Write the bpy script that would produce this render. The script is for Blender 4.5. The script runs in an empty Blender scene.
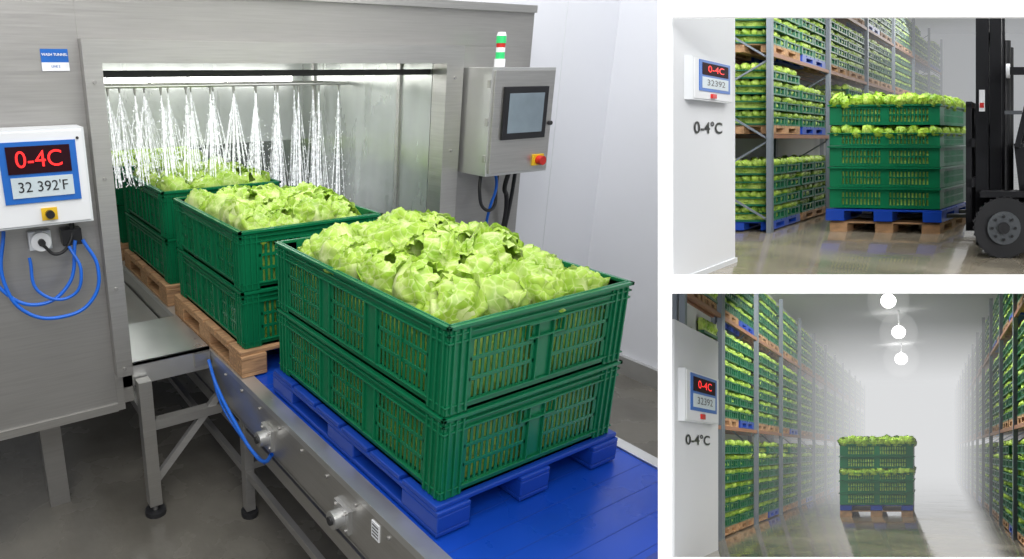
import bpy, math, random
import numpy as np
from mathutils import Vector, Matrix

random.seed(7); np.random.seed(7)
sc = bpy.context.scene
sc.view_settings.view_transform = 'Standard'
sc.view_settings.look = 'None'

# ------------------------------------------------------------ materials
def new_mat(name):
    m = bpy.data.materials.new(name); m.use_nodes = True
    nt = m.node_tree
    b = nt.nodes['Principled BSDF']
    return m, nt, b

def mat(name, col, rough=0.5, metal=0.0, var=0.12, scale=6.0, bump=0.0, bscale=40.0, stretch=None, emis=None, es=0.0, rvar=0.0, spec=None):
    m, nt, b = new_mat(name)
    N, L = nt.nodes, nt.links
    tc = N.new('ShaderNodeTexCoord'); mp = N.new('ShaderNodeMapping')
    if stretch: mp.inputs['Scale'].default_value = stretch
    L.new(tc.outputs['Object'], mp.inputs['Vector'])
    nz = N.new('ShaderNodeTexNoise'); nz.inputs['Scale'].default_value = scale; nz.inputs['Detail'].default_value = 5
    L.new(mp.outputs[0], nz.inputs['Vector'])
    cr = N.new('ShaderNodeValToRGB')
    cr.color_ramp.elements[0].position = 0.3; cr.color_ramp.elements[1].position = 0.7
    cr.color_ramp.elements[0].color = tuple(max(0, c*(1-var)) for c in col)+(1,)
    cr.color_ramp.elements[1].color = tuple(min(1, c*(1+var)) for c in col)+(1,)
    L.new(nz.outputs['Fac'], cr.inputs[0]); L.new(cr.outputs[0], b.inputs['Base Color'])
    b.inputs['Roughness'].default_value = rough; b.inputs['Metallic'].default_value = metal
    if spec is not None: b.inputs['Specular IOR Level'].default_value = spec
    if rvar > 0:
        mr = N.new('ShaderNodeMapRange'); mr.inputs['From Min'].default_value = .3; mr.inputs['From Max'].default_value = .7
        mr.inputs['To Min'].default_value = max(.02, rough-rvar); mr.inputs['To Max'].default_value = rough+rvar
        L.new(nz.outputs['Fac'], mr.inputs['Value']); L.new(mr.outputs[0], b.inputs['Roughness'])
    if bump > 0:
        n2 = N.new('ShaderNodeTexNoise'); n2.inputs['Scale'].default_value = bscale; n2.inputs['Detail'].default_value = 4
        L.new(mp.outputs[0], n2.inputs['Vector'])
        bp = N.new('ShaderNodeBump'); bp.inputs['Strength'].default_value = bump; bp.inputs['Distance'].default_value = .01
        L.new(n2.outputs['Fac'], bp.inputs['Height']); L.new(bp.outputs[0], b.inputs['Normal'])
    if emis:
        b.inputs['Emission Color'].default_value = emis+(1,); b.inputs['Emission Strength'].default_value = es
    return m

def leaf_mat(name, edge, base, dark, vs=28.0, bump=0.5, dist=.004, trans=.3, dk=.75):
    m, nt, b = new_mat(name); N, L = nt.nodes, nt.links
    at = N.new('ShaderNodeAttribute'); at.attribute_name = 'leaf'
    tc = N.new('ShaderNodeTexCoord')
    nz = N.new('ShaderNodeTexNoise'); nz.inputs['Scale'].default_value = vs*.4; nz.inputs['Detail'].default_value = 6
    L.new(tc.outputs['Object'], nz.inputs['Vector'])
    vo = N.new('ShaderNodeTexVoronoi'); vo.feature = 'DISTANCE_TO_EDGE'; vo.inputs['Scale'].default_value = vs
    wm = N.new('ShaderNodeVectorMath'); wm.operation = 'ADD'
    sc_ = N.new('ShaderNodeVectorMath'); sc_.operation = 'SCALE'; sc_.inputs['Scale'].default_value = .6/vs*2
    L.new(nz.outputs['Color'], sc_.inputs[0]); L.new(tc.outputs['Object'], wm.inputs[0]); L.new(sc_.outputs[0], wm.inputs[1])
    L.new(wm.outputs[0], vo.inputs['Vector'])
    cr = N.new('ShaderNodeValToRGB')
    e = cr.color_ramp.elements
    e[0].position = 0.0; e[0].color = base+(1,)
    e[1].position = 1.0; e[1].color = edge+(1,)
    L.new(at.outputs['Fac'], cr.inputs[0])
    mx = N.new('ShaderNodeMix'); mx.data_type = 'RGBA'
    r2 = N.new('ShaderNodeMapRange'); r2.inputs['From Min'].default_value = .42; r2.inputs['From Max'].default_value = .72
    r2.inputs['To Max'].default_value = dk
    L.new(nz.outputs['Fac'], r2.inputs['Value']); L.new(r2.outputs[0], mx.inputs['Factor'])
    L.new(cr.outputs[0], mx.inputs['A']); mx.inputs['B'].default_value = dark+(1,)
    mv = N.new('ShaderNodeMix'); mv.data_type = 'RGBA'
    r3 = N.new('ShaderNodeMapRange'); r3.inputs['From Min'].default_value = 0; r3.inputs['From Max'].default_value = .08
    r3.inputs['To Min'].default_value = .55; r3.inputs['To Max'].default_value = 0
    L.new(vo.outputs['Distance'], r3.inputs['Value']); L.new(r3.outputs[0], mv.inputs['Factor'])
    L.new(mx.outputs['Result'], mv.inputs['A']); mv.inputs['B'].default_value = base+(1,)
    L.new(mv.outputs['Result'], b.inputs['Base Color'])
    b.inputs['Roughness'].default_value = .40
    bp = N.new('ShaderNodeBump'); bp.inputs['Strength'].default_value = bump; bp.inputs['Distance'].default_value = dist
    L.new(vo.outputs['Distance'], bp.inputs['Height']); L.new(bp.outputs[0], b.inputs['Normal'])
    tr = N.new('ShaderNodeBsdfTranslucent'); L.new(mv.outputs['Result'], tr.inputs['Color'])
    ms = N.new('ShaderNodeMixShader'); ms.inputs[0].default_value = trans
    out = N['Material Output']
    L.new(b.outputs[0], ms.inputs[1]); L.new(tr.outputs[0], ms.inputs[2]); L.new(ms.outputs[0], out.inputs['Surface'])
    return m

M = {}
M['green'] = mat('green_plastic', (.004,.155,.062), .27, 0, .1, 3)
M['leaf'] = leaf_mat('lettuce_leaf', (.45,.66,.075), (.80,.87,.42), (.25,.47,.03), trans=.22)
M['fill'] = leaf_mat('lettuce_fill', (.46,.74,.09), (.64,.84,.20), (.25,.48,.045))
M['blue'] = mat('blue_plastic', (.006,.05,.36), .4, 0, .1, 4)
M['belt'] = mat('blue_belt', (.006,.06,.44), .30, 0, .1, 3, rvar=.08)
M['wood'] = mat('pallet_wood', (.42,.24,.12), .7, 0, .35, 9, .3, 60, (1,8,8))
M['steel'] = mat('brushed_steel', (.52,.51,.49), .34, .85, .07, 5, .03, 120, (1,1,30), rvar=.06)
M['steel_d'] = mat('machine_panel_steel', (.40,.39,.375), .42, .7, .07, 4, .03, 120, (1,1,30), rvar=.06)
M['steel_l'] = mat('light_steel', (.64,.64,.63), .32, .8, .05, 6, rvar=.05)
M['steel_w'] = mat('wet_chamber_steel', (.54,.56,.54), .24, .7, .14, 5, rvar=.12, stretch=(1,1,.25))
M['steel_b'] = mat('chamber_back_steel', (.58,.60,.59), .35, .3, .10, 5, rvar=.12, stretch=(1,1,.25))
M['dark'] = mat('dark_rubber', (.02,.02,.022), .5)
M['black'] = mat('black_plastic', (.012,.012,.014), .3)
M['white'] = mat('white_paint', (.80,.81,.83), .45, 0, .02, 2)
M['wall'] = mat('white_wall_panel', (.74,.75,.79), .5, 0, .02, .8)
M['floor'] = mat('wet_concrete', (.15,.14,.12), .24, 0, .25, 2.5, .12, 30, rvar=.16)
M['frame'] = mat('partition_white_selflit', (.93,.93,.93), .7, 0, .01, 2, emis=(1,1,1), es=.35)  # faint emission put into the material keeps the partition white; not a lamp
M['box'] = mat('panel_box_white', (.70,.72,.74), .4, 0, .03, 3)
M['bluep'] = mat('blue_faceplate', (.012,.13,.50), .35)
M['lcd'] = mat('lcd_glass', (.50,.57,.60), .35, emis=(.55,.63,.68), es=.12)
M['led'] = mat('led_red', (.9,.02,.02), .4, emis=(1,.02,.02), es=1.2)
M['ledbg'] = mat('led_window', (.025,.006,.010), .6, spec=.1)
M['screen'] = mat('touch_screen', (.20,.25,.29), .2)
M['red'] = mat('red_plastic', (.6,.02,.015), .35)
M['yellow'] = mat('yellow_plastic', (.8,.5,.02), .4)
M['hose'] = mat('blue_hose', (.01,.13,.62), .3)
M['lgreen'] = mat('beacon_green', (.02,.4,.12), .3, emis=(.05,.7,.2), es=.4)
M['paper'] = mat('white_label', (.85,.86,.88), .5)
M['tube'] = mat('lamp_glow', (1,1,1), .5, emis=(1,.99,.95), es=6)
M['beam'] = mat('rack_beam', (.30,.14,.08), .5)
M['rackp'] = mat('rack_post_steel', (.22,.25,.29), .45, .4)
M['mleaf'] = leaf_mat('stored_lettuce', (.42,.68,.035), (.66,.84,.18), (.07,.22,.012), vs=90, bump=.7, dist=.005, trans=.10, dk=.85)
M['mgreen'] = mat('stored_crate_green', (.006,.115,.048), .4, 0, .2, 12)
M['mgreen2'] = mat('display_crate_green', (.005,.15,.062), .3, 0, .15, 12)
M['mwall'] = mat('cold_room_wall', (.74,.75,.77), .6, 0, .02, 1)
M['mfloor'] = mat('cold_room_floor', (.24,.21,.16), .09, 0, .30, 7, .04, 25, rvar=.07, spec=.8)
M['fork'] = mat('forklift_charcoal', (.010,.010,.012), .45, spec=.3)
M['rim'] = mat('wheel_rim', (.12,.13,.14), .4, .3)

def water_mat():
    m, nt, b = new_mat('water_spray'); N, L = nt.nodes, nt.links
    b.inputs['Base Color'].default_value = (.95,.97,1,1); b.inputs['Roughness'].default_value = .2
    b.inputs['Emission Color'].default_value = (1,1,1,1); b.inputs['Emission Strength'].default_value = .35  # white glow put into the spray itself; water is no light source
    t = N.new('ShaderNodeBsdfTransparent'); ms = N.new('ShaderNodeMixShader')
    tc = N.new('ShaderNodeTexCoord'); nz = N.new('ShaderNodeTexNoise'); nz.inputs['Scale'].default_value = 40
    L.new(tc.outputs['Object'], nz.inputs['Vector'])
    mr = N.new('ShaderNodeMapRange'); mr.inputs['From Min'].default_value = .35; mr.inputs['From Max'].default_value = .65
    mr.inputs['To Min'].default_value = .1; mr.inputs['To Max'].default_value = .75
    L.new(nz.outputs['Fac'], mr.inputs['Value']); L.new(mr.outputs[0], ms.inputs[0])
    L.new(t.outputs[0], ms.inputs[1]); L.new(b.outputs[0], ms.inputs[2]); L.new(ms.outputs[0], N['Material Output'].inputs['Surface'])
    return m
M['water'] = water_mat()

# ------------------------------------------------------------ mesh builder
class MB:
    def __init__(s): s.v=[]; s.f=[]; s.m=[]; s.a=[]; s.sm=[]; s.n=0; s.mats=[]
    def mi(s, k):
        if k not in s.mats: s.mats.append(k)
        return s.mats.index(k)
    def add(s, verts, faces, k, att=None, smooth=False):
        o = s.n; verts = np.asarray(verts, float)
        s.v.append(verts); s.n += len(verts)
        s.a.append(np.zeros(len(verts)) if att is None else np.asarray(att, float))
        i = s.mi(k)
        for f in faces: s.f.append(tuple(int(q)+o for q in f)); s.m.append(i); s.sm.append(smooth)
    def box(s, x0,x1,y0,y1,z0,z1,k):
        v=[(x0,y0,z0),(x1,y0,z0),(x1,y1,z0),(x0,y1,z0),(x0,y0,z1),(x1,y0,z1),(x1,y1,z1),(x0,y1,z1)]
        s.hexa(v,k)
    def hexa(s, v, k):
        s.add(v,[(0,3,2,1),(4,5,6,7),(0,1,5,4),(1,2,6,5),(2,3,7,6),(3,0,4,7)],k)
    def cyl(s,p0,p1,r,k,seg=16,r1=None,smooth=True):
        p0=Vector(p0);p1=Vector(p1); r1=r if r1 is None else r1
        d=(p1-p0).normalized(); a=d.orthogonal().normalized(); b=d.cross(a)
        v=[];f=[]
        for i in range(seg):
            t=2*math.pi*i/seg; q=a*math.cos(t)+b*math.sin(t)
            v.append(p0+q*r); v.append(p1+q*r1)
        for i in range(seg):
            j=(i+1)%seg; f.append((2*i,2*j,2*j+1,2*i+1))
        s.add(v,f,k,smooth=smooth)
        s.add([v[2*i] for i in range(seg)],[tuple(reversed(range(seg)))],k)
        s.add([v[2*i+1] for i in range(seg)],[tuple(range(seg))],k)
    def ball(s,c,r,k,sg=20,rg=12,sq=1.0):
        v=[];f=[]
        for i in range(rg+1):
            for j in range(sg):
                t=math.pi*i/rg; q=2*math.pi*j/sg; v.append((c[0]+r*math.sin(t)*math.cos(q),c[1]+r*math.sin(t)*math.sin(q),c[2]+r*sq*math.cos(t)))
        for i in range(rg):
            for j in range(sg): f.append((i*sg+j,(i+1)*sg+j,(i+1)*sg+(j+1)%sg,i*sg+(j+1)%sg))
        s.add(v,f,k,smooth=True)
    def bar(s,p0,p1,w,k):   # square bar
        s.cyl(p0,p1,w*.707,k,seg=4,smooth=False)
    def text(s,txt,size,o,ux,uy,k,align='CENTER',sx=1.0,off=.02):
        cu=bpy.data.curves.new('t','FONT'); cu.body=txt; cu.size=size; cu.align_x=align; cu.align_y='CENTER'; cu.offset=size*off
        ob=bpy.data.objects.new('t',cu); sc.collection.objects.link(ob)
        dg=bpy.context.evaluated_depsgraph_get(); me=ob.evaluated_get(dg).to_mesh()
        o=Vector(o);ux=Vector(ux);uy=Vector(uy)
        v=[o+ux*(p.co.x*sx)+uy*p.co.y for p in me.vertices]; f=[tuple(p.vertices) for p in me.polygons]
        if v: s.add(v,f,k)
        bpy.data.objects.remove(ob); bpy.data.curves.remove(cu)
    def build(s,name,mx=None,bevel=0.0):
        V=np.concatenate(s.v)
        if mx is not None:
            A=np.array(mx); V=V@A[:3,:3].T+A[:3,3]
        me=bpy.data.meshes.new(name); me.from_pydata(V.tolist(),[],s.f)
        for k in s.mats: me.materials.append(M[k])
        me.polygons.foreach_set('material_index',s.m); me.polygons.foreach_set('use_smooth',s.sm)
        at=me.attributes.new('leaf','FLOAT','POINT'); at.data.foreach_set('value',np.concatenate(s.a))
        me.update()
        ob=bpy.data.objects.new(name,me); sc.collection.objects.link(ob)
        if bevel>0:
            b=ob.modifiers.new('bevel','BEVEL'); b.width=bevel; b.segments=2; b.limit_method='ANGLE'; b.angle_limit=math.radians(50)
        return ob

# ------------------------------------------------------------ lettuce
def leaf_grid(nu,nv):
    return [(i*nu+j, i*nu+j+1, (i+1)*nu+j+1, (i+1)*nu+j) for i in range(nv-1) for j in range(nu-1)]
def make_head(seed, nu=21, nv=19):
    r=np.random.RandomState(seed); V=[];F=[];A=[];o=0
    nl=10
    for l in range(nl):
        k=1-l/(nl-1)                      # 1 inner ball .. 0 outer leaves
        phi0=l*2.4+r.rand()*.5
        amax=math.radians(98+66*k+r.rand()*16)
        wid=1.45-.35*k
        u=np.linspace(-1,1,nu)[None,:]*np.ones((nv,1)); v=np.linspace(0.12,1,nv)[:,None]*np.ones((1,nu))
        al=v*amax
        shape=np.sin(np.clip(v*1.0,0,1)*math.pi*.62)**.6
        edge=np.clip(np.abs(u)**2.2*.9+v**4.5,0,1)
        wob=r.rand(8)*6
        rad=.90+.13*(1-k)+ (1-k)*.16*v**3.5
        ruf=.06*edge*np.sin(9*u+wob[0]+3*v)+.055*edge*np.sin(18*v+wob[1]+2*u)+.04*edge*np.sin(17*u-12*v+wob[2])
        cr=.034*np.sin(8*u+wob[3]+5*v)*np.sin(9*v+wob[4])+.024*np.sin(19*u+wob[5])*np.sin(16*v+wob[6])+.035*np.sin(5*u-7*v+wob[7])
        rib=.055*np.exp(-(u/.10)**2)*(1-v*.6)
        for br in (-1,1):
            for q in (.3,.5,.7):
                rib=rib+.03*np.exp(-((v-q-.35*np.abs(u))/.03)**2)*(np.sign(u)==br)
        R=rad+ruf+cr+rib+r.randn(nv,nu)*.006
        b=u*wid*shape
        x=np.sin(al)*np.cos(b); y=np.sin(b)*np.maximum(np.sin(al),.55); z=-np.cos(al)*np.cos(b*.6)
        n=np.sqrt(x*x+y*y+z*z); x,y,z=x/n*R,y/n*R,z/n*R*.84
        c,s=math.cos(phi0),math.sin(phi0)
        V.append(np.stack([x*c-y*s,x*s+y*c,z],-1).reshape(-1,3))
        A.append(np.clip(edge*.5+.55*v+.12-.7*np.exp(-(u/.13)**2),0,1).reshape(-1))
        F+= [tuple(q+o for q in f) for f in leaf_grid(nu,nv)]; o+=nu*nv
    return np.concatenate(V),F,np.concatenate(A)
HEADS=[make_head(i) for i in range(6)]
LOW=[make_head(20+i,8,8) for i in range(3)]
def rotm(ax,ay,az):
    return np.array(Matrix.Rotation(az,3,'Z')@Matrix.Rotation(ay,3,'Y')@Matrix.Rotation(ax,3,'X'))
def put_head(mb,p,r,k='leaf',lib=HEADS,tilt=.8):
    V,F,A=random.choice(lib)
    R=rotm(random.uniform(-tilt,tilt),random.uniform(-tilt,tilt),random.uniform(0,6.28))
    mb.add((V*r)@R.T+np.array(p),F,k,A,True)
def lump(mb,p,r,k,sq=.8,seg=8,rings=5):
    v=[];f=[]
    for i in range(rings+1):
        t=math.pi*i/rings
        for j in range(seg):
            q=2*math.pi*j/seg; rr=r*random.uniform(.78,1.15)
            v.append((p[0]+rr*math.sin(t)*math.cos(q),p[1]+rr*math.sin(t)*math.sin(q),p[2]+rr*sq*math.cos(t)))
    for i in range(rings):
        for j in range(seg):
            f.append((i*seg+j,(i+1)*seg+j,(i+1)*seg+(j+1)%seg,i*seg+(j+1)%seg))
    mb.add(v,f,k,np.random.rand(len(v)),True)

# ------------------------------------------------------------ crate
def crate(mb,x0,x1,y0,y1,z0,H,k='green',pitch=.023):
    t=.007
    mb.box(x0,x1,y0,y1,z0,z0+.012,k)
    sides=[((x0,y0),(1,0),(0,-1),x1-x0,True),((x1,y0),(0,1),(1,0),y1-y0,False),
           ((x1,y1),(-1,0),(0,1),x1-x0,True),((x0,y1),(0,-1),(-1,0),y1-y0,False)]
    for (o,u,n,Ln,short) in sides:
        def B(u0,u1,n0,n1,a,b):
            xs=[o[0]+u[0]*uu+n[0]*nn for uu in (u0,u1) for nn in (n0,n1)]
            ys=[o[1]+u[1]*uu+n[1]*nn for uu in (u0,u1) for nn in (n0,n1)]
            mb.box(min(xs),max(xs),min(ys),max(ys),z0+a,z0+b,k)
        zt=H-.062; zb=.034
        B(0,Ln,-t,0,zt,H)
        B(-.014,Ln+.014,0,.014,H-.014,H-.002)
        B(-.010,Ln+.010,0,.010,H-.036,H-.030)
        B(-.008,Ln+.008,0,.010,zt,zt+.007)
        B(0,Ln,-t,0,0,zb); B(-.008,Ln+.008,0,.009,zb-.006,zb)
        cw=.085
        for a,b in ((0,cw),(Ln-cw,Ln)):
            B(a,b,-t,.005,.0,H-.01)
            for q in (.012,.040,.068): B(a+q,a+q+.007,.005,.013,.006,H-.02)
        ncol = 1 if short else 2
        xs=[cw+(Ln-2*cw)*(i+1)/(ncol+1) for i in range(ncol)]
        for c in xs: B(c-.035,c+.035,-t,.0,zb,zt); B(c-.038,c-.032,0,.010,zb,zt); B(c+.032,c+.038,0,.010,zb,zt)
        spans=[cw]+[q for c in xs for q in (c-.035,c+.035)]+[Ln-cw]
        for i in range(0,len(spans),2):
            a,b=spans[i],spans[i+1]; nb=int((b-a)/pitch); p=(b-a)/nb
            for j in range(nb): B(a+j*p+p*.25,a+j*p+p*.75,-t*.8,-.001,zb,zt)
            h3=(zt-zb)/3
            for q in (1,2): B(a,b,-t*.8,0,zb+h3*q-.007,zb+h3*q+.007)
            B(a,a+.012,-t,0,zb,zt); B(b-.012,b,-t,0,zb,zt)
            if not short:
                m=(a+b)/2; B(m-.003,m+.003,0,.008,zb,zt)
        if short:
            c=Ln/2
            B(c-.085,c+.085,0,.012,zt-.004,zt+.004); B(c-.085,c+.085,0,.012,zt-.052,zt-.046)
            B(c-.085,c-.078,0,.012,zt-.05,zt); B(c+.078,c+.085,0,.012,zt-.05,zt)

def fill(mb,x0,x1,y0,y1,z0,z1,r=.068):
    nx=max(3,int((x1-x0)/(r*1.2))); ny=max(3,int((y1-y0)/(r*1.2))); nz=max(3,int((z1-z0)/(r*.9)))
    for i in range(nx):
        for j in range(ny):
            if 0<i<nx-1 and 0<j<ny-1: continue
            for kz in range(nz):
                lump(mb,(x0+r*1.2+(x1-x0-2.4*r)*i/(nx-1),y0+r*1.2+(y1-y0-2.4*r)*j/(ny-1),z0+r*.8+(z1-z0-1.7*r)*kz/(nz-1)),r,'fill',1,10,7)
    mb.box(x0+.03,x1-.03,y0+.03,y1-.03,z0,z1-.05,'fill')

def lettuce_pile(name,x0,x1,y0,y1,z,seed,r=.108,peak=.07,lib=HEADS,sp=.19):
    random.seed(seed); mb=MB()
    nx=max(3,round((x1-x0)/sp)); ny=max(4,round((y1-y0)/sp))
    for i in range(nx):
        for j in range(ny):
            fx=(i+.5)/nx; fy=(j+.5)/ny
            m=peak*(1-(2*fx-1)**2)*(1-(2*fy-1)**4)
            rr=r*random.uniform(.88,1.1)
            x=x0+rr*1.10+(x1-x0-2.2*rr)*i/(nx-1)+random.uniform(-.02,.02); y=y0+rr*1.10+(y1-y0-2.2*rr)*j/(ny-1)+random.uniform(-.03,.03)
            x=min(max(x,x0+rr*1.06),x1-rr*1.06); y=min(max(y,y0+rr*1.06),y1-rr*1.06)
            put_head(mb,(x,y,z-.005+m+random.uniform(-.02,.025)),rr,'leaf',lib)
    mb.box(x0+.05,x1-.05,y0+.05,y1-.05,z-.06,z+.02,'fill')
    return mb.build(name)

def pallet(name,x0,x1,y0,y1,z0,h,k,rng=1,mx=None,mb=None,build=True,gap=.02):
    mb=mb or MB()
    t=h*.16
    n=6; w=(y1-y0)/n
    for i in range(n): mb.box(x0,x1,y0+i*w+gap/2,y0+(i+1)*w-gap/2,z0+h-t,z0+h,k)
    for i in range(3):
        xc=x0+(x1-x0)*(.08+.42*i); bw=(x1-x0)*.08
        mb.box(xc-bw,xc+bw,y0,y1,z0+h-2*t,z0+h-t,k)
        mb.box(xc-bw,xc+bw,y0,y1,z0,z0+t,k)
        for j in range(3):
            yc=y0+(y1-y0)*(.08+.42*j); bb=(y1-y0)*.08
            mb.box(xc-bw,xc+bw,yc-bb,yc+bb,z0+t,z0+h-2*t,k)
    if build: return mb.build(name,mx,bevel=.004 if mx is None else 0)

# ============================================================ MAIN ROOM : conveyor & washing tunnel
H0=2.27
pallet('plastic_pallet',1.175,2.045,1.315,2.48,.846,.110,'blue')
for i,z in enumerate((.957,1.257)):
    mb=MB(); crate(mb,1.205,2.012,1.345,2.45,z,.298); mb.build('plastic_crate',bevel=.0015)
mb=MB(); random.seed(3)
fill(mb,1.212,2.005,1.352,2.443,.972,1.245); fill(mb,1.212,2.005,1.352,2.443,1.272,1.49); mb.build('crated_lettuce')
lettuce_pile('lettuce_pile',1.215,2.002,1.355,2.44,1.515,11,r=.119,peak=.065,sp=.195)
for si,(ya,yb) in enumerate(((2.70,3.62),(3.84,4.78),(5.0,5.95))):
    pallet('wooden_pallet',1.10,1.93,ya-.04,yb+.04,.846,.129,'wood')
    for z in (.976,1.266):
        mb=MB(); crate(mb,1.14,1.90,ya,yb,z,.288,pitch=.024 if si==0 else .03); mb.build('plastic_crate')
    mb=MB(); random.seed(30+si); fill(mb,1.147,1.893,ya+.007,yb-.007,.99,1.255); fill(mb,1.147,1.893,ya+.007,yb-.007,1.28,1.48); mb.build('crated_lettuce')
    lettuce_pile('lettuce_pile',1.15,1.89,ya+.015,yb-.015,1.51,40+si,r=.110,peak=.025,lib=HEADS if si==0 else LOW,sp=.185)

# conveyor
mb=MB()
mb.box(1.165,2.13,.93,6.3,.80,.838,'belt')
y=.95
while y<6.2:
    mb.box(1.165,2.13,y,y+.004,.838,.8388,'blue'); y+=.10
for xa,xb in ((1.09,1.162),(2.133,2.19)):
    mb.box(xa,xb,.93,6.3,.815,.845,'steel_l')
mb.box(1.09,1.10,.93,6.3,.62,.815,'steel'); mb.box(1.09,1.14,.93,6.3,.61,.625,'steel'); mb.box(2.18,2.19,.93,6.3,.62,.815,'steel')
mb.box(1.13,1.16,.93,6.3,.46,.53,'steel'); mb.box(2.13,2.16,.93,6.3,.46,.53,'steel')
mb.box(1.16,2.13,.93,.97,.62,.80,'steel')
yy=1.1
while yy<6: mb.cyl((1.12,yy,.70),(2.17,yy,.70),.03,'steel_d',12); yy+=.42
for yy in (1.28,1.72,2.35):
    mb.box(1.072,1.09,yy-.05,yy+.05,.65,.75,'steel_l')
    mb.cyl((1.03,yy,.70),(1.09,yy,.70),.034,'steel_l',20); mb.cyl((1.02,yy,.70),(1.03,yy,.70),.016,'dark',12)
    for dy in (-.036,.036):
        for dz in (-.036,.036): mb.cyl((1.064,yy+dy,.70+dz),(1.072,yy+dy,.70+dz),.007,'steel_d',8)
yy=1.05
while yy<3.0: mb.cyl((1.083,yy,.79),(1.09,yy,.79),.008,'steel_d',8); yy+=.2
mb.box(1.086,1.09,1.50,1.545,.735,.80,'paper')
for i in range(4): mb.box(1.0855,1.086,1.505,1.54,.745+.013*i,.75+.013*i,'black')
for yl in (1.5,2.75,5.5):
    for xl in (1.145,2.145):
        mb.box(xl-.025,xl+.025,yl-.025,yl+.025,.04,.62,'steel_d'); mb.cyl((xl,yl,0),(xl,yl,.03),.045,'dark'); mb.cyl((xl,yl,.03),(xl,yl,.06),.012,'steel')
    mb.box(1.145,2.145,yl-.015,yl+.015,.28,.32,'steel_d')
mb.box(1.13,1.16,1.5,5.5,.24,.28,'steel_d')
mb.box(.62,1.09,3.065,3.6,.845,.86,'steel_l'); mb.box(.62,1.09,3.065,3.08,.74,.86,'steel_l'); mb.box(.62,.635,3.07,3.6,.74,.86,'steel')
mb.box(1.00,1.086,3.045,3.065,.77,.845,'steel')
mb.box(.69,.755,2.99,3.055,.06,.78,'steel'); mb.cyl((.722,3.02,0),(.722,3.02,.025),.055,'dark',20); mb.cyl((.722,3.02,.025),(.722,3.02,.07),.014,'steel')
mb.bar((.75,3.03,.20),(1.12,3.03,.60),.035,'steel_d'); mb.bar((.75,3.03,.52),(1.12,3.03,.52),.05,'steel_d'); mb.bar((.75,3.03,.52),(.75,5.4,.52),.05,'steel_d')
mb.build('conveyor',bevel=.002)

# washing tunnel
mb=MB()
mb.box(-1.6,.585,3.0,3.5,.66,2.9,'steel_d')
mb.box(-1.6,.585,2.992,2.9995,.66,.70,'steel')
mb.box(.5855,.66,2.94,3.06,.86,2.37,'steel'); mb.box(.5855,.62,3.0,3.06,.66,.86,'steel')
mb.box(.66,2.50,2.94,3.06,2.275,2.37,'steel')
mb.box(2.50,2.62,2.94,3.06,.66,2.37,'steel')
mb.box(.5855,3.2,3.0605,3.5,2.345,2.56,'steel_d'); mb.box(.5855,3.2,3.0,3.06,2.3705,2.56,'steel_d')
mb.box(.5855,3.2,2.98,3.02,2.56,2.60,'steel')
mb.box(2.6205,3.2,3.0,3.06,.66,2.37,'steel_d'); mb.box(2.6205,3.2,3.0605,3.27,.66,2.3445,'steel_d')
mb.box(.60,.68,3.065,6.5,.66,2.33,'steel')
mb.box(2.50,2.58,3.065,6.5,.66,2.33,'steel_w')
for yy in (3.35,4.4): mb.box(2.485,2.50,yy,yy+.03,.9,2.3,'steel')
mb.box(.60,2.58,3.065,6.5,2.30,2.34,'steel_l')
mb.box(.60,2.58,6.45,6.5,.66,2.33,'steel_w')
mb.box(.68,1.08,3.61,6.45,.66,.72,'steel'); mb.box(2.2,2.5,3.065,6.45,.66,.72,'steel')
mb.box(.68,2.50,4.60,4.63,1.72,2.30,'steel_b')
mb.box(.68,2.5,3.08,3.11,2.215,2.245,'dark')
for i in range(6): mb.box(.80+i*.27,1.03+i*.27,4.54,4.59,2.15,2.21,'tube')
for xx in (-1.2,.25): mb.box(xx,xx+.10,3.35,3.45,0,.66,'steel_d')
for xx in (.63,2.52): mb.box(xx,xx+.06,6.3,6.36,0,.66,'steel_d')
for zz in (.9,1.3,1.8,2.2):
    mb.cyl((.622,2.932,zz),(.622,2.94,zz),.008,'steel_d',8); mb.cyl((2.56,2.932,zz),(2.56,2.94,zz),.008,'steel_d',8)
mb.box(.435,.54,2.996,2.9995,2.245,2.33,'bluep'); mb.box(.435,.54,2.994,2.996,2.245,2.278,'paper')
mb.text('WASH TUNNEL',.014,(.4875,2.993,2.308),(1,0,0),(0,0,1),'paper')
mb.text('LINE 2',.012,(.4875,2.9935,2.262),(1,0,0),(0,0,1),'bluep')
for yy in (4.30,3.95):
    mb.cyl((.70,yy,2.15),(2.5,yy,2.15),.010,'steel',12)
    for i in range(11): mb.cyl((.9+i*.152,yy,2.14),(.9+i*.152,yy,2.10),.009,'steel_d',8,r1=.005)
mb.build('washing_tunnel',bevel=.004)

# water
mb=MB(); random.seed(5)
for yy,n1 in ((4.30,16),(3.95,8)):
    for ix in range(11):
        xn=.9+ix*.152
        zt=1.58 if xn<1.90 else 1.12
        for j in range(n1):
            dx=random.uniform(-.10,.10); dy=random.uniform(-.05,.05)
            L=random.uniform(.8,1.0); zz=2.10-(2.10-zt)*L
            a=random.uniform(0,.4)
            p0=(xn+dx*a,yy+dy*a,2.10-(2.10-zz)*a); p1=(xn+dx,yy+dy,zz)
            mb.cyl(p0,p1,.0013,'water',5,r1=.0026)
        for j in range(3):
            dx=random.uniform(-.03,.03); mb.cyl((xn,yy,2.10),(xn+dx,yy,zt),.0024,'water',6,r1=.0045)
        for j in range(120):
            q=random.random()**.7; lump(mb,(xn+random.uniform(-.13,.13)*q,yy+random.uniform(-.07,.07)*q,2.09-(2.09-zt)*q),random.uniform(.0018,.0045),'water',1.5,5,3)
mb.build('water_spray')

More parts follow.
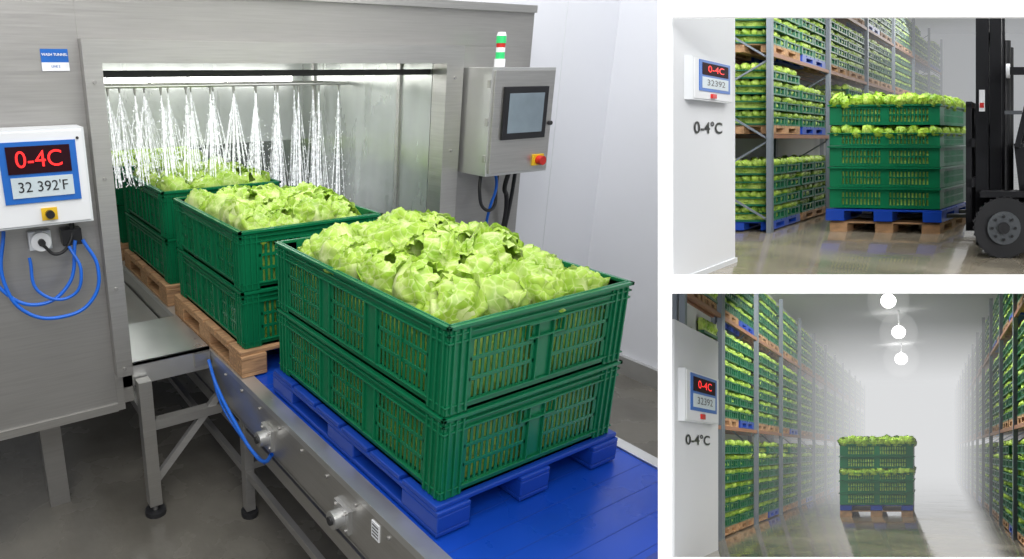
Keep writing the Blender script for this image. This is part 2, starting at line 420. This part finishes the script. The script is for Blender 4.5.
# control cabinet
mb=MB()
mb.box(2.64,3.13,2.735,2.998,1.67,2.255,'steel_l'); mb.box(2.655,3.115,2.722,2.735,1.685,2.24,'steel')
mb.box(2.72,3.06,2.708,2.722,1.87,2.155,'black'); mb.box(2.755,3.025,2.704,2.708,1.905,2.12,'screen')
mb.box(2.985,3.075,2.712,2.722,1.71,1.775,'yellow'); mb.cyl((3.03,2.712,1.742),(3.03,2.675,1.742),.026,'red',20)
for zz in (1.75,1.95,2.15): mb.box(2.632,2.64,2.74,2.76,zz,zz+.04,'steel')
mb.cyl((3.095,2.72,1.95),(3.095,2.70,1.95),.012,'dark',10)
mb.build('control_cabinet',bevel=.004)
mb=MB()
mb.cyl((2.80,2.85,2.257),(2.80,2.85,2.30),.030,'paper',20); mb.cyl((2.80,2.85,2.30),(2.80,2.85,2.335),.025,'lgreen',20)
mb.cyl((2.80,2.85,2.335),(2.80,2.85,2.360),.025,'paper',20); mb.cyl((2.80,2.85,2.360),(2.80,2.85,2.382),.025,'red',20); mb.cyl((2.80,2.85,2.382),(2.80,2.85,2.42),.027,'lgreen',20)
mb.cyl((2.80,2.85,2.42),(2.80,2.85,2.44),.027,'paper',20,r1=.02)
mb.build('signal_beacon')

# temperature display box
mb=MB()
mb.box(.10,.54,2.85,2.990,1.645,2.03,'box'); mb.box(.11,.53,2.842,2.85,1.655,2.02,'white')
mb.box(.215,.50,2.836,2.842,1.745,1.985,'bluep')
mb.box(.24,.475,2.832,2.836,1.862,1.968,'ledbg'); mb.box(.245,.475,2.832,2.836,1.768,1.848,'lcd')
mb.text('0-4C',.092,(.357,2.830,1.915),(1,0,0),(0,0,1),'led',sx=.95,off=.0)
mb.text("32 392'F",.058,(.36,2.830,1.808),(1,0,0),(0,0,1),'black',sx=.95,off=0)
mb.box(.34,.40,2.836,2.842,1.67,1.72,'yellow'); mb.cyl((.37,2.836,1.695),(.37,2.815,1.695),.017,'black',16)
mb.cyl((.135,2.838,1.99),(.135,2.842,1.99),.006,'dark',8); mb.cyl((.51,2.838,1.99),(.51,2.842,1.99),.006,'dark',8)
mb.build('temperature_display',bevel=.003)
mb=MB()
mb.cyl((.335,2.99,1.56),(.335,2.93,1.56),.040,'paper',20); mb.box(.29,.38,2.96,2.99,1.52,1.60,'box'); mb.cyl((.335,2.93,1.56),(.335,2.91,1.56),.015,'dark',10)
mb.box(.42,.50,2.93,2.99,1.53,1.60,'black'); mb.cyl((.465,2.95,1.60),(.465,2.95,1.64),.012,'dark',10)
mb.build('pipe_connector',bevel=.002)

def hose(name,pts,r,k):
    cu=bpy.data.curves.new(name,'CURVE'); cu.dimensions='3D'; cu.bevel_depth=r; cu.bevel_resolution=3; cu.resolution_u=14
    sp=cu.splines.new('BEZIER'); sp.bezier_points.add(len(pts)-1)
    for b,p in zip(sp.bezier_points,pts): b.co=p; b.handle_left_type=b.handle_right_type='AUTO'
    cu.materials.append(M[k]); ob=bpy.data.objects.new(name,cu); sc.collection.objects.link(ob)
hose('air_hose',[(.47,2.93,1.55),(.41,2.90,1.36),(.28,2.90,1.30),(.16,2.92,1.38),(.12,2.95,1.52)],.008,'hose')
hose('air_hose',[(.50,2.93,1.55),(.545,2.90,1.42),(.50,2.89,1.28),(.38,2.89,1.23),(.24,2.90,1.27),(.17,2.92,1.42),(.20,2.95,1.62)],.008,'hose')
hose('air_hose',[(.44,2.92,1.53),(.47,2.88,1.42),(.42,2.88,1.32),(.30,2.90,1.35),(.28,2.93,1.5)],.007,'hose')
hose('power_cable',[(.46,2.95,1.62),(.455,2.93,1.56),(.39,2.93,1.50),(.34,2.93,1.545)],.007,'dark')
hose('power_cable',[(2.72,2.85,1.67),(2.71,2.84,1.56),(2.76,2.85,1.46),(2.86,2.87,1.45),(2.90,2.9,1.56),(2.90,2.9,1.67)],.010,'dark')
hose('power_cable',[(2.98,2.88,1.67),(2.97,2.9,1.55),(3.02,2.93,1.50),(3.05,2.95,1.40),(3.05,2.98,1.2)],.014,'dark')
hose('power_cable',[(3.03,2.88,1.67),(3.04,2.9,1.55),(3.06,2.93,1.45),(3.06,2.97,1.2)],.012,'dark')
hose('air_hose',[(2.84,2.86,1.67),(2.86,2.86,1.58),(2.84,2.88,1.45),(2.86,2.93,1.30),(2.84,2.96,1.1)],.009,'hose')
hose('air_hose',[(1.07,3.03,.80),(1.04,2.85,.74),(1.04,2.62,.64),(1.045,2.45,.585),(1.05,2.32,.60),(1.06,2.27,.66)],.009,'hose')
hose('air_hose',[(1.07,3.0,.76),(1.05,2.85,.66),(1.055,2.6,.58),(1.06,2.35,.57)],.006,'hose')

# shell
mb=MB()
mb.add([(-2.6,-.9,0),(.3,-.9,0),(1.22,.44,0),(4.40,2.56,0),(4.40,7.6,0),(-2.6,7.6,0)],[(0,1,2,3,4,5)],'floor'); mb.build('floor')
mb=MB(); mb.box(2.60,4.34,3.28,3.40,0,4.4,'wall'); mb.box(-2.6,2.60,3.55,3.65,2.62,4.4,'wall')
mb.box(3.80,3.804,3.277,3.28,.3,4.4,'box'); mb.build('wall_back')
mb=MB(); mb.box(4.34,4.46,2.50,3.40,0,4.4,'wall'); mb.build('wall_right')
mb=MB(); mb.box(4.30,4.34,2.50,3.28,0,.14,'steel_l'); mb.build('baseboard_right')
mb=MB(); mb.box(3.2,4.30,3.24,3.28,0,.14,'steel_l'); mb.build('baseboard_back')
mb=MB(); mb.box(-2.6,4.4,7.5,7.6,0,2.6,'wall'); mb.build('wall_rear')
mb=MB(); mb.box(-2.7,-2.6,-.9,7.6,0,4.4,'wall'); mb.build('wall_left')

# ============================================================ PARTITION with the two cold-store bays
th=math.atan(215/661); hd=math.atan(413/695.1)
R=Vector((math.cos(hd),-math.sin(hd),0)); hv=Vector((math.sin(hd),math.cos(hd),0))
U=hv*math.sin(th)+Vector((0,0,math.cos(th))); Fd=hv*math.cos(th)-Vector((0,0,math.sin(th)))
E=Vector((0,0,H0))
def frame_mx():
    m=Matrix.Identity(4)
    for i in range(3): m[i][0]=R[i]; m[i][1]=Fd[i]; m[i][2]=U[i]; m[i][3]=E[i]
    return m
FM=frame_mx()
mb=MB()
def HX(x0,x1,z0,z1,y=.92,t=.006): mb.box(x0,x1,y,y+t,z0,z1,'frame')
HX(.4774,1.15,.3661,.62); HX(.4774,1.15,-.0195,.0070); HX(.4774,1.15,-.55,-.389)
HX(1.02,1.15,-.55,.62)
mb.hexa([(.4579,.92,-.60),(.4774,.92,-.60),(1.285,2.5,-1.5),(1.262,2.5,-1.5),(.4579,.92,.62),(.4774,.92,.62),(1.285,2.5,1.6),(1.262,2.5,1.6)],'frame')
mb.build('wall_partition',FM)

S=.13
def room_mx(kx,ky):
    m=Matrix.Identity(4); D=Fd+R*kx+U*ky; o=E-U*(1.6*S)
    for i in range(3): m[i][0]=R[i]*S; m[i][1]=D[i]*S; m[i][2]=U[i]*S; m[i][3]=o[i]
    return m
R2=room_mx((1050-329)/661,(279.5-140)/661)
R3=room_mx((930-329)/661,(279.5-452)/661)

def layer(mb,x0,x1,y0,y1,z,h,faces='RF'):
    ym=(y0+y1)/2
    for a,b in ((y0,ym-.03),(ym+.03,y1)):
        mb.box(x0+.07,x1-.07,a+.07,b-.07,z+h*.1,z+h*.86,'mleaf')
        mb.box(x0-.01,x1+.01,a-.01,b+.01,z,z+h*.11,'mgreen')
        mb.box(x0-.01,x1+.01,a-.01,b+.01,z+h*.49,z+h*.57,'mgreen')
        nr=3
        for i in range(1,nr):
            yy=a+(b-a)*i/nr-.015
            mb.box(x0,x1,yy,yy+.03,z,z+h*.55,'mgreen')
        def row(p0,p1):
            d=math.hypot(p1[0]-p0[0],p1[1]-p0[1]); n=max(2,int(round(d/(h*.62))))
            for i in range(n):
                t=(i+.5)/n; jx=random.uniform(-.02,.02)
                px,py=p0[0]+(p1[0]-p0[0])*t,p0[1]+(p1[1]-p0[1])*t
                lump(mb,(px+jx,py,z+h*.76),h*random.uniform(.30,.39),'mleaf',.8,7,5)
                lump(mb,(px-jx,py+h*.1,z+h*.33),h*random.uniform(.27,.34),'mleaf',.8,7,5)
        q=.10
        if 'R' in faces: row((x1-q,a+.03),(x1-q,b-.03))
        if 'L' in faces: row((x0+q,a+.03),(x0+q,b-.03))
        if 'F' in faces and a==y0: row((x0+.05,y0+q),(x1-.05,y0+q))
        for (xx,yy) in ((x0,a),(x1-.06,a),(x0,b-.06),(x1-.06,b-.06)): mb.box(xx,xx+.06,yy,yy+.06,z,z+h*.62,'mgreen')

def rack(name,mx,xf,xb,ys,ye,bay,levels,lh,side,nl,top=99,seed=0):
    random.seed(seed); post=MB(); load=MB()
    y=ys; x0,x1=min(xf,xb),max(xf,xb); thin=(x1-x0)<.4
    while y<=ye+.01:
        for xx in (xf,xb):
            post.box(xx-.045,xx+.045,y-.045,y+.045,0,min(top,levels[-1]+lh)+.1,'rackp')
        z=.2
        while z<min(top,levels[-1]+lh)-1:
            post.bar((xf,y,z),(xb,y,z+.7),.03,'rackp'); post.bar((xb,y,z+.7),(xf,y,z+1.4),.03,'rackp'); z+=1.4
        if y+bay<=ye+.01:
            for lv in levels[1:]:
                for xx in (xf,xb): post.box(xx-.03,xx+.03,y,y+bay,lv-.07,lv,'beam')
            for li,lv in enumerate(levels):
                for k in range(2):
                    ya=y+.10+k*(bay-.1)/2; yb=ya+(bay-.1)/2-.12
                    pm='blue' if random.random()<.22 else 'wood'
                    pallet('p',x0+.02,x1-(.02),ya,yb,lv+.01,.15,pm,mb=load,build=False,gap=.03)
                    h=(lh-.34)/nl
                    n=nl - (1 if random.random()<.3 else 0)
                    for q in range(n):
                        z=lv+.16+q*h
                        if z+h>top: break
                        if thin: 
                            load.box(x0+.03,x1,ya,yb,z,z+h*.15,'mgreen'); load.box(x0+.03,x1-.03,ya,yb,z+h*.15,z+h*.9,'mleaf')
                            for i in range(4): lump(load,(x1-.06,ya+(yb-ya)*(i+.5)/4,z+h*.6),h*.33,'mleaf',1,7,5)
                        else: layer(load,x0+.03,x1-.03,ya,yb,z,h,side+'F')
        y+=bay
    p=post.build('pallet_rack',mx); l=load.build('rack_lettuce_crates',mx)
    l.parent=p

def big_stack(mb,x0,x1,y0,y1,z0,h,n,open_rows):
    g='mgreen2'
    for q in range(n):
        z=z0+q*h; op = q in open_rows; hh = h*(.62 if op else .98)
        mb.box(x0+.03,x1-.03,y0+.03,y1-.03,z+.02,z+hh-.03,'mleaf')
        for a,b in ((0,.16),(.46,.53),(.78,1.0)):
            mb.box(x0,x1,y0,y1,z+hh*a,z+hh*b,g) if a else mb.box(x0,x1,y0,y1,z,z+hh*b,g)
        mb.box(x0-.03,x1+.03,y0-.03,y1+.03,z+hh*.92,z+hh,g)
        nb=30; w=(x1-x0)/nb
        for i in range(nb):
            ww=w*(1.0 if (i<3 or i>nb-4 or i in (14,15)) else .38); mb.box(x0+i*w,x0+i*w+ww,y0-.005,y0+.03,z,z+hh,g)
        nb=22; w=(y1-y0)/nb
        for i in range(nb):
            ww=w*(1.0 if (i<3 or i>nb-4) else .38)
            mb.box(x1-.03,x1+.005,y0+i*w,y0+i*w+ww,z,z+hh,g); mb.box(x0-.005,x0+.03,y0+i*w,y0+i*w+ww,z,z+hh,g)
        if op or q==n-1:
            nx=10
            for i in range(nx):
                for j in range(5):
                    if op and 0<j<4 and 0<i<nx-1: continue
                    lp=(x0+.1+(x1-x0-.2)*i/(nx-1),y0+.10+(y1-y0-.20)*j/4,z+hh+(.02 if op else .05)+random.uniform(-.02,.03))
                    put_head(mb,lp,.13 if op else .15,'mleaf',LOW)

def display(mx,name,x,y0,y1,z0,z1,ty,tz,tsize,lines=('0-4C','32392')):
    mb=MB(); h=z1-z0; w=y1-y0
    mb.box(x+.001,x+.10,y0,y1,z0,z1,'box'); mb.box(x+.10,x+.11,y0+.02*w,y1-.02*w,z0+.02,z1-.02,'white')
    mb.box(x+.11,x+.12,y0+.12*w,y1-.10*w,z0+.22*h,z1-.06*h,'bluep')
    mb.box(x+.12,x+.125,y0+.18*w,y1-.16*w,z0+.60*h,z1-.12*h,'ledbg'); mb.box(x+.12,x+.125,y0+.18*w,y1-.16*w,z0+.29*h,z0+.55*h,'lcd')
    sx=w*.60/(h*.3*2.1)
    mb.text(lines[0],h*.22,(x+.13,(y0+y1)/2+.01*w,z0+.74*h),(0,1,0),(0,0,1),'led',sx=sx,off=0)
    mb.text(lines[1],h*.20,(x+.13,(y0+y1)/2+.01*w,z0+.42*h),(0,1,0),(0,0,1),'black',sx=sx,off=0)
    mb.box(x+.11,x+.14,y0+.40*w,y0+.50*w,z0+.07*h,z0+.17*h,'red')
    mb.build(name,mx)
    mt=MB(); mt.text('0-4°C',tsize,(x+.012,ty,tz),(0,1,0),(0,0,1),'black',sx=(w*.78)/(tsize*2.6)); mt.build('temperature_sign',mx)

# ---- cold store with forklift
mb=MB(); mb.add([(-4.13,7.25,0),(9,7.25,0),(9,31,0),(-6.2,31,0),(-6.2,11.2,0),(-4.15,8.7,0)],[(0,1,2,3,4,5)],'mfloor'); mb.build('floor_cold_store',R2)
mb=MB(); mb.box(-4.17,-4.13,7.25,8.67,.0,6.6,'mwall'); mb.box(-4.135,-4.10,7.25,8.67,0,.06,'box')
mb.add([(-4.17,8.67,0),(-6.2,11.2,0),(-6.2,11.2,6.6),(-4.17,8.67,6.6)],[(0,1,2,3)],'mwall')
mb.box(-6.25,-6.2,11.2,31,0,6.6,'mwall'); mb.build('wall_cold_store_left',R2)
mb=MB(); mb.box(-6.2,9,31,31.1,0,6.6,'mwall'); mb.build('wall_cold_store_back',R2)
mb=MB(); mb.box(9,9.1,7.25,31,0,6.6,'mwall'); mb.build('wall_cold_store_right',R2)
mb=MB(); mb.box(-6.2,9,7.25,31,6.6,6.7,'mwall'); mb.build('ceiling_cold_store',R2)
display(R2,'temperature_display',-4.13,7.46,8.38,1.6+.46,1.6+.96,7.98,1.74,.19)
rack('pallet_rack',R2,-4.83,-6.0,11.4,29.4,3.0,[0.02,1.70,3.12,4.55],1.42,'R',4,seed=1)
mb=MB(); random.seed(9)
big_stack(mb,-1.0,1.0,-.8,.8,.42,.36,5,(3,))
pm=MB(); pallet('x',-1.05,1.05,-.85,.85,.20,.20,'blue',mb=pm,build=False,gap=.03)
wm_=MB(); pallet('x',-1.0,1.0,-.8,.8,.0,.18,'wood',mb=wm_,build=False,gap=.06)
loc=Matrix.Translation((-2.74,12.2,0))@Matrix.Rotation(math.radians(-9),4,'Z')
mb.build('plastic_crate_stack',R2@loc); pm.build('plastic_pallet',R2@loc); wm_.build('wooden_pallet',R2@loc)
# forklift, side on, forks to the left
mb=MB()
y0,y1=9.0,10.3
def wheel(x,y,r,w):
    mb.cyl((x,y,r),(x,y+w,r),r,'dark',32); mb.cyl((x,y-.02,r),(x,y+.1,r),r*.55,'rim',24); mb.cyl((x,y-.04,r),(x,y,r),r*.2,'dark',12)
    for i in range(8):
        a=i*math.pi/4; mb.cyl((x+math.cos(a)*r*.38,y-.035,r+math.sin(a)*r*.38),(x+math.cos(a)*r*.38,y,r+math.sin(a)*r*.38),.02,'dark',8)
    for i in range(28):
        a=i*math.pi/14; p=(x+math.cos(a)*r,y,r+math.sin(a)*r); mb.bar(p,(p[0],y+w,p[2]),.03,'dark')
wheel(-.62,8.95,.41,.26); wheel(-.62,10.1,.41,.26); wheel(1.05,8.95,.33,.24); wheel(1.05,10.1,.33,.24)
for yy in (y0+.25,y1-.35):
    mb.box(-1.04,-.86,yy,yy+.14,.12,4.2,'fork'); mb.box(-.84,-.68,yy+.02,yy+.12,.12,3.6,'fork')
    mb.cyl((-.60,yy+.07,.5),(-.60,yy+.07,3.0),.05,'dark',12)
for zz in (.5,1.7,3.0,3.55): mb.box(-1.0,-.72,y0+.3,y1-.3,zz,zz+.12,'fork')
cb=12.5
for zz in (.35,.95,1.5): mb.box(-1.16,-1.04,y0+.1,cb,zz,zz+.12,'fork')
for q in range(12):
    yy=y0+.1+q*(cb-y0-.15)/11; mb.box(-1.16,-1.08,yy,yy+.05,.35,2.1,'fork')
mb.box(-1.16,-1.08,y0+.1,cb,2.05,2.13,'fork')
for yy in (11.55,12.25): mb.box(-3.3,-1.08,yy,yy+.13,.24,.30,'dark'); mb.box(-1.30,-1.10,yy,yy+.13,.24,1.1,'dark')
mb.hexa([(-.45,y0,.35),(1.7,y0,.35),(1.7,y1,.35),(-.45,y1,.35),(-.30,y0,1.0),(1.75,y0,1.25),(1.75,y1,1.25),(-.30,y1,1.0)],'fork')
mb.hexa([(-.42,y0+.05,.9),(-.1,y0+.05,.9),(-.1,y1-.05,.9),(-.42,y1-.05,.9),(-.5,y0+.1,1.55),(-.38,y0+.1,1.55),(-.38,y1-.1,1.55),(-.5,y1-.1,1.55)],'fork')
mb.box(-.95,-.25,y0-.03,y0+.28,.82,.90,'fork'); mb.box(.1,.8,y0+.3,y1-.3,1.0,1.3,'black'); mb.box(.65,.85,y0+.3,y1-.3,1.3,1.95,'black')
for (xa,za,xb,zb) in ((-.45,1.5,-.15,2.75),(1.2,1.2,1.1,2.75)):
    for yy in (y0+.05,y1-.1): mb.bar((xa,yy,za),(xb,yy,zb),.08,'fork')
mb.box(-.3,1.2,y0+.02,y0+.1,2.72,2.8,'fork'); mb.box(-.3,1.2,y1-.1,y1-.02,2.72,2.8,'fork')
for i in range(7): mb.box(-.25+i*.22,-.2+i*.22,y0,y1,2.74,2.79,'fork')
mb.bar((-.45,y0+.6,1.5),(-.2,y0+.6,1.7),.04,'dark'); mb.cyl((-.2,y0+.6,1.68),(-.17,y0+.6,1.72),.2,'dark',20)
mb.box(-.99,-.91,y0+.22,y0+.25,2.0,2.3,'paper'); mb.box(-.98,-.92,y0+.215,y0+.22,2.05,2.12,'red')
mb.cyl((-.60,y0+.1,2.55),(-.55,y0+.1,2.55),.10,'paper',16); mb.box(-.55,-.35,y0+.05,y0+.15,2.50,2.6,'fork')
mb.box(-.62,-.38,y0,y0+.04,1.95,2.0,'rim')
mb.build('forklift',R2)

# ---- foggy storage aisle
mb=MB(); mb.add([(-3.46,8.9,0),(4.2,8.9,0),(4.2,42,0),(-4.7,42,0),(-4.7,12.3,0),(-3.97,10.2,0),(-3.5,9.3,0)],[(0,1,2,3,4,5,6)],'mfloor'); mb.build('floor_storage_aisle',R3)
mb=MB(); mb.box(-3.50,-3.46,8.95,10.8,0,3.40,'mwall')
mb.box(-3.98,-3.96,10.2,12.3,0,6.2,'mwall'); mb.box(-4.7,-3.98,12.0,12.05,0,6.2,'mwall')
mb.box(-4.75,-4.7,12.0,42,0,6.2,'mwall'); mb.build('wall_storage_aisle_left',R3)
mb=MB(); mb.box(-4.7,4.2,42,42.1,0,6.2,'mwall'); mb.build('wall_storage_aisle_back',R3)
mb=MB(); mb.box(2.9,3.0,8.9,42,0,6.2,'mwall'); mb.build('wall_storage_aisle_right',R3)
mb=MB(); mb.box(-4.7,3.0,14.2,42,6.2,6.3,'mwall'); mb.build('ceiling_storage_aisle',R3)
display(R3,'temperature_display',-3.46,9.07,10.5,1.6+.43,1.6+1.16,9.85,1.77,.20)
rack('pallet_rack',R3,-3.81,-3.94,10.2,12.01,1.8,[0.02,2.08,4.1],2.0,'R',6,top=5.0,seed=5)
rack('pallet_rack',R3,-3.81,-4.60,12.1,38.6,2.4,[0.02,2.08,4.1],2.0,'R',6,top=5.4,seed=2)
rack('pallet_rack',R3,1.55,2.7,9.6,40.8,2.4,[0.02,2.08,4.1],2.0,'L',6,top=5.4,seed=3)
mb=MB(); random.seed(12); big_stack(mb,-2.22,-.42,16.3,17.8,.30,.30,5,(2,)); mb.build('plastic_crate_stack',R3)
mb=MB(); pallet('x',-2.22,-.42,16.3,17.8,.16,.13,'blue',mb=mb,build=False,gap=.05); mb.build('plastic_pallet',R3)
mb=MB(); pallet('x',-2.22,-.42,16.3,17.8,0.0,.15,'wood',mb=mb,build=False,gap=.05); mb.build('wooden_pallet',R3)

def fogmat(name,dens,col,em=None):
    m=bpy.data.materials.new(name); m.use_nodes=True; nt=m.node_tree; N,L=nt.nodes,nt.links
    N.remove(N['Principled BSDF'])
    a=N.new('ShaderNodeVolumeAbsorption'); a.inputs['Color'].default_value=(0,0,0,1); a.inputs['Density'].default_value=dens
    e=N.new('ShaderNodeEmission'); e.inputs['Color'].default_value=col+(1,); e.inputs['Strength'].default_value=dens if em is None else em  # fog's own emission stands in for light scattered inside it
    s=N.new('ShaderNodeAddShader'); L.new(a.outputs[0],s.inputs[0]); L.new(e.outputs[0],s.inputs[1]); L.new(s.outputs[0],N['Material Output'].inputs['Volume'])
    M[name]=m
def fog(name,verts,mx,dens,col):
    fogmat(name,dens,col); mb=MB(); mb.hexa(verts,name); mb.build(name,mx)
fog('cold_fog',[(-4.65,13.6,.01),(2.85,13.6,.01),(2.85,41.9,.01),(-4.65,41.9,.01),(-4.65,13.6,5.0),(2.85,13.6,5.0),(2.85,41.9,6.15),(-4.65,41.9,6.15)],R3,.15,(.80,.81,.82))
fog('cold_fog_bank',[(-4.64,18.2,.02),(2.84,18.2,.02),(2.84,41.8,.02),(-4.64,41.8,.02),(-4.64,18.2,5.18),(2.84,18.2,5.18),(2.84,41.8,6.1),(-4.64,41.8,6.1)],R3,.30,(.82,.83,.84))
fog('cold_mist',[(-6.1,15.0,.01),(8.9,15.0,.01),(8.9,30.9,.01),(-6.1,30.9,.01),(-6.1,15.0,6.5),(8.9,15.0,6.5),(8.9,30.9,6.5),(-6.1,30.9,6.5)],R2,.15,(.82,.84,.86))
fogmat('lamp_halo',.01,(1,1,.98),1.1)
for (x,y,z,r) in ((-1.02,16.2,5.30,.19),(-1.02,21.5,5.50,.23),(-1.22,28,5.55,.28)):
    mb=MB(); mb.ball((x,y,z),r,'tube',24,14,.9); mb.cyl((x,y,z+r*.85),(x,y,6.19),.03,'white',8)
    for q in (1.12,1.26,1.42,1.6,1.8,2.0,2.25,2.5,2.8):
        mb.ball((x,y,z),r*q,'lamp_halo',24,16)
    mb.build('high_bay_lamp',R3)

# ============================================================ lights
def area(name,loc,target,sx,sy,e,col=(1,1,1)):
    l=bpy.data.lights.new(name,'AREA'); l.shape='RECTANGLE'; l.size=sx; l.size_y=sy; l.energy=e; l.color=col
    o=bpy.data.objects.new(name,l); sc.collection.objects.link(o); o.location=loc
    o.rotation_euler=(Vector(target)-Vector(loc)).to_track_quat('-Z','Y').to_euler()
area('fill_light',(1.6,1.6,4.2),(1.6,1.7,0),3.0,2.0,92,(1,.99,.97))
area('fill_light',(-.6,-.6,4.0),(1.3,3.0,1.0),2.0,1.5,80,(1,.99,.97))  # added fill lamp behind the camera, not a real ceiling fixture
area('fill_light',(3.3,2.4,4.2),(3.6,2.8,0),1.2,.8,22,(.95,.97,1))
area('tunnel_light',(1.6,3.5,2.28),(1.6,3.7,0),1.6,.5,12,(.98,1,1))
area('tunnel_light',(1.6,5.5,2.28),(1.6,5.5,0),1.4,1.4,14,(.98,1,1))
def rl(name,mx,p,t,sx,sy,e):
    area(name,mx@Vector(p),mx@Vector(t),sx,sy,e,(1,1,1))
rl('cold_store_light',R2,(-1.5,9.8,6.4),(-2.2,10.5,0),.9,.5,8)
rl('cold_store_light',R2,(0,18,6.4),(-2,18,0),1.0,1.0,10)
rl('aisle_light',R3,(-1,12.6,4.75),(-1.2,13.5,0),.7,.25,5)
rl('aisle_light',R3,(-1,16.6,6.1),(-1,17.5,0),.5,.2,3)
w=bpy.data.worlds.new('w'); sc.world=w; w.use_nodes=True
w.node_tree.nodes['Background'].inputs[0].default_value=(.85,.88,.92,1); w.node_tree.nodes['Background'].inputs[1].default_value=.45

# ============================================================ camera
cd=bpy.data.cameras.new('camera'); cd.sensor_width=36; cd.lens=661/1024*36; cd.shift_x=(512-329)/1024; cd.clip_start=.02; cd.clip_end=100
co=bpy.data.objects.new('camera',cd); sc.collection.objects.link(co)
m=Matrix.Identity(4)
for i in range(3): m[i][0]=R[i]; m[i][1]=U[i]; m[i][2]=-Fd[i]; m[i][3]=E[i]
co.matrix_world=m
sc.camera=co
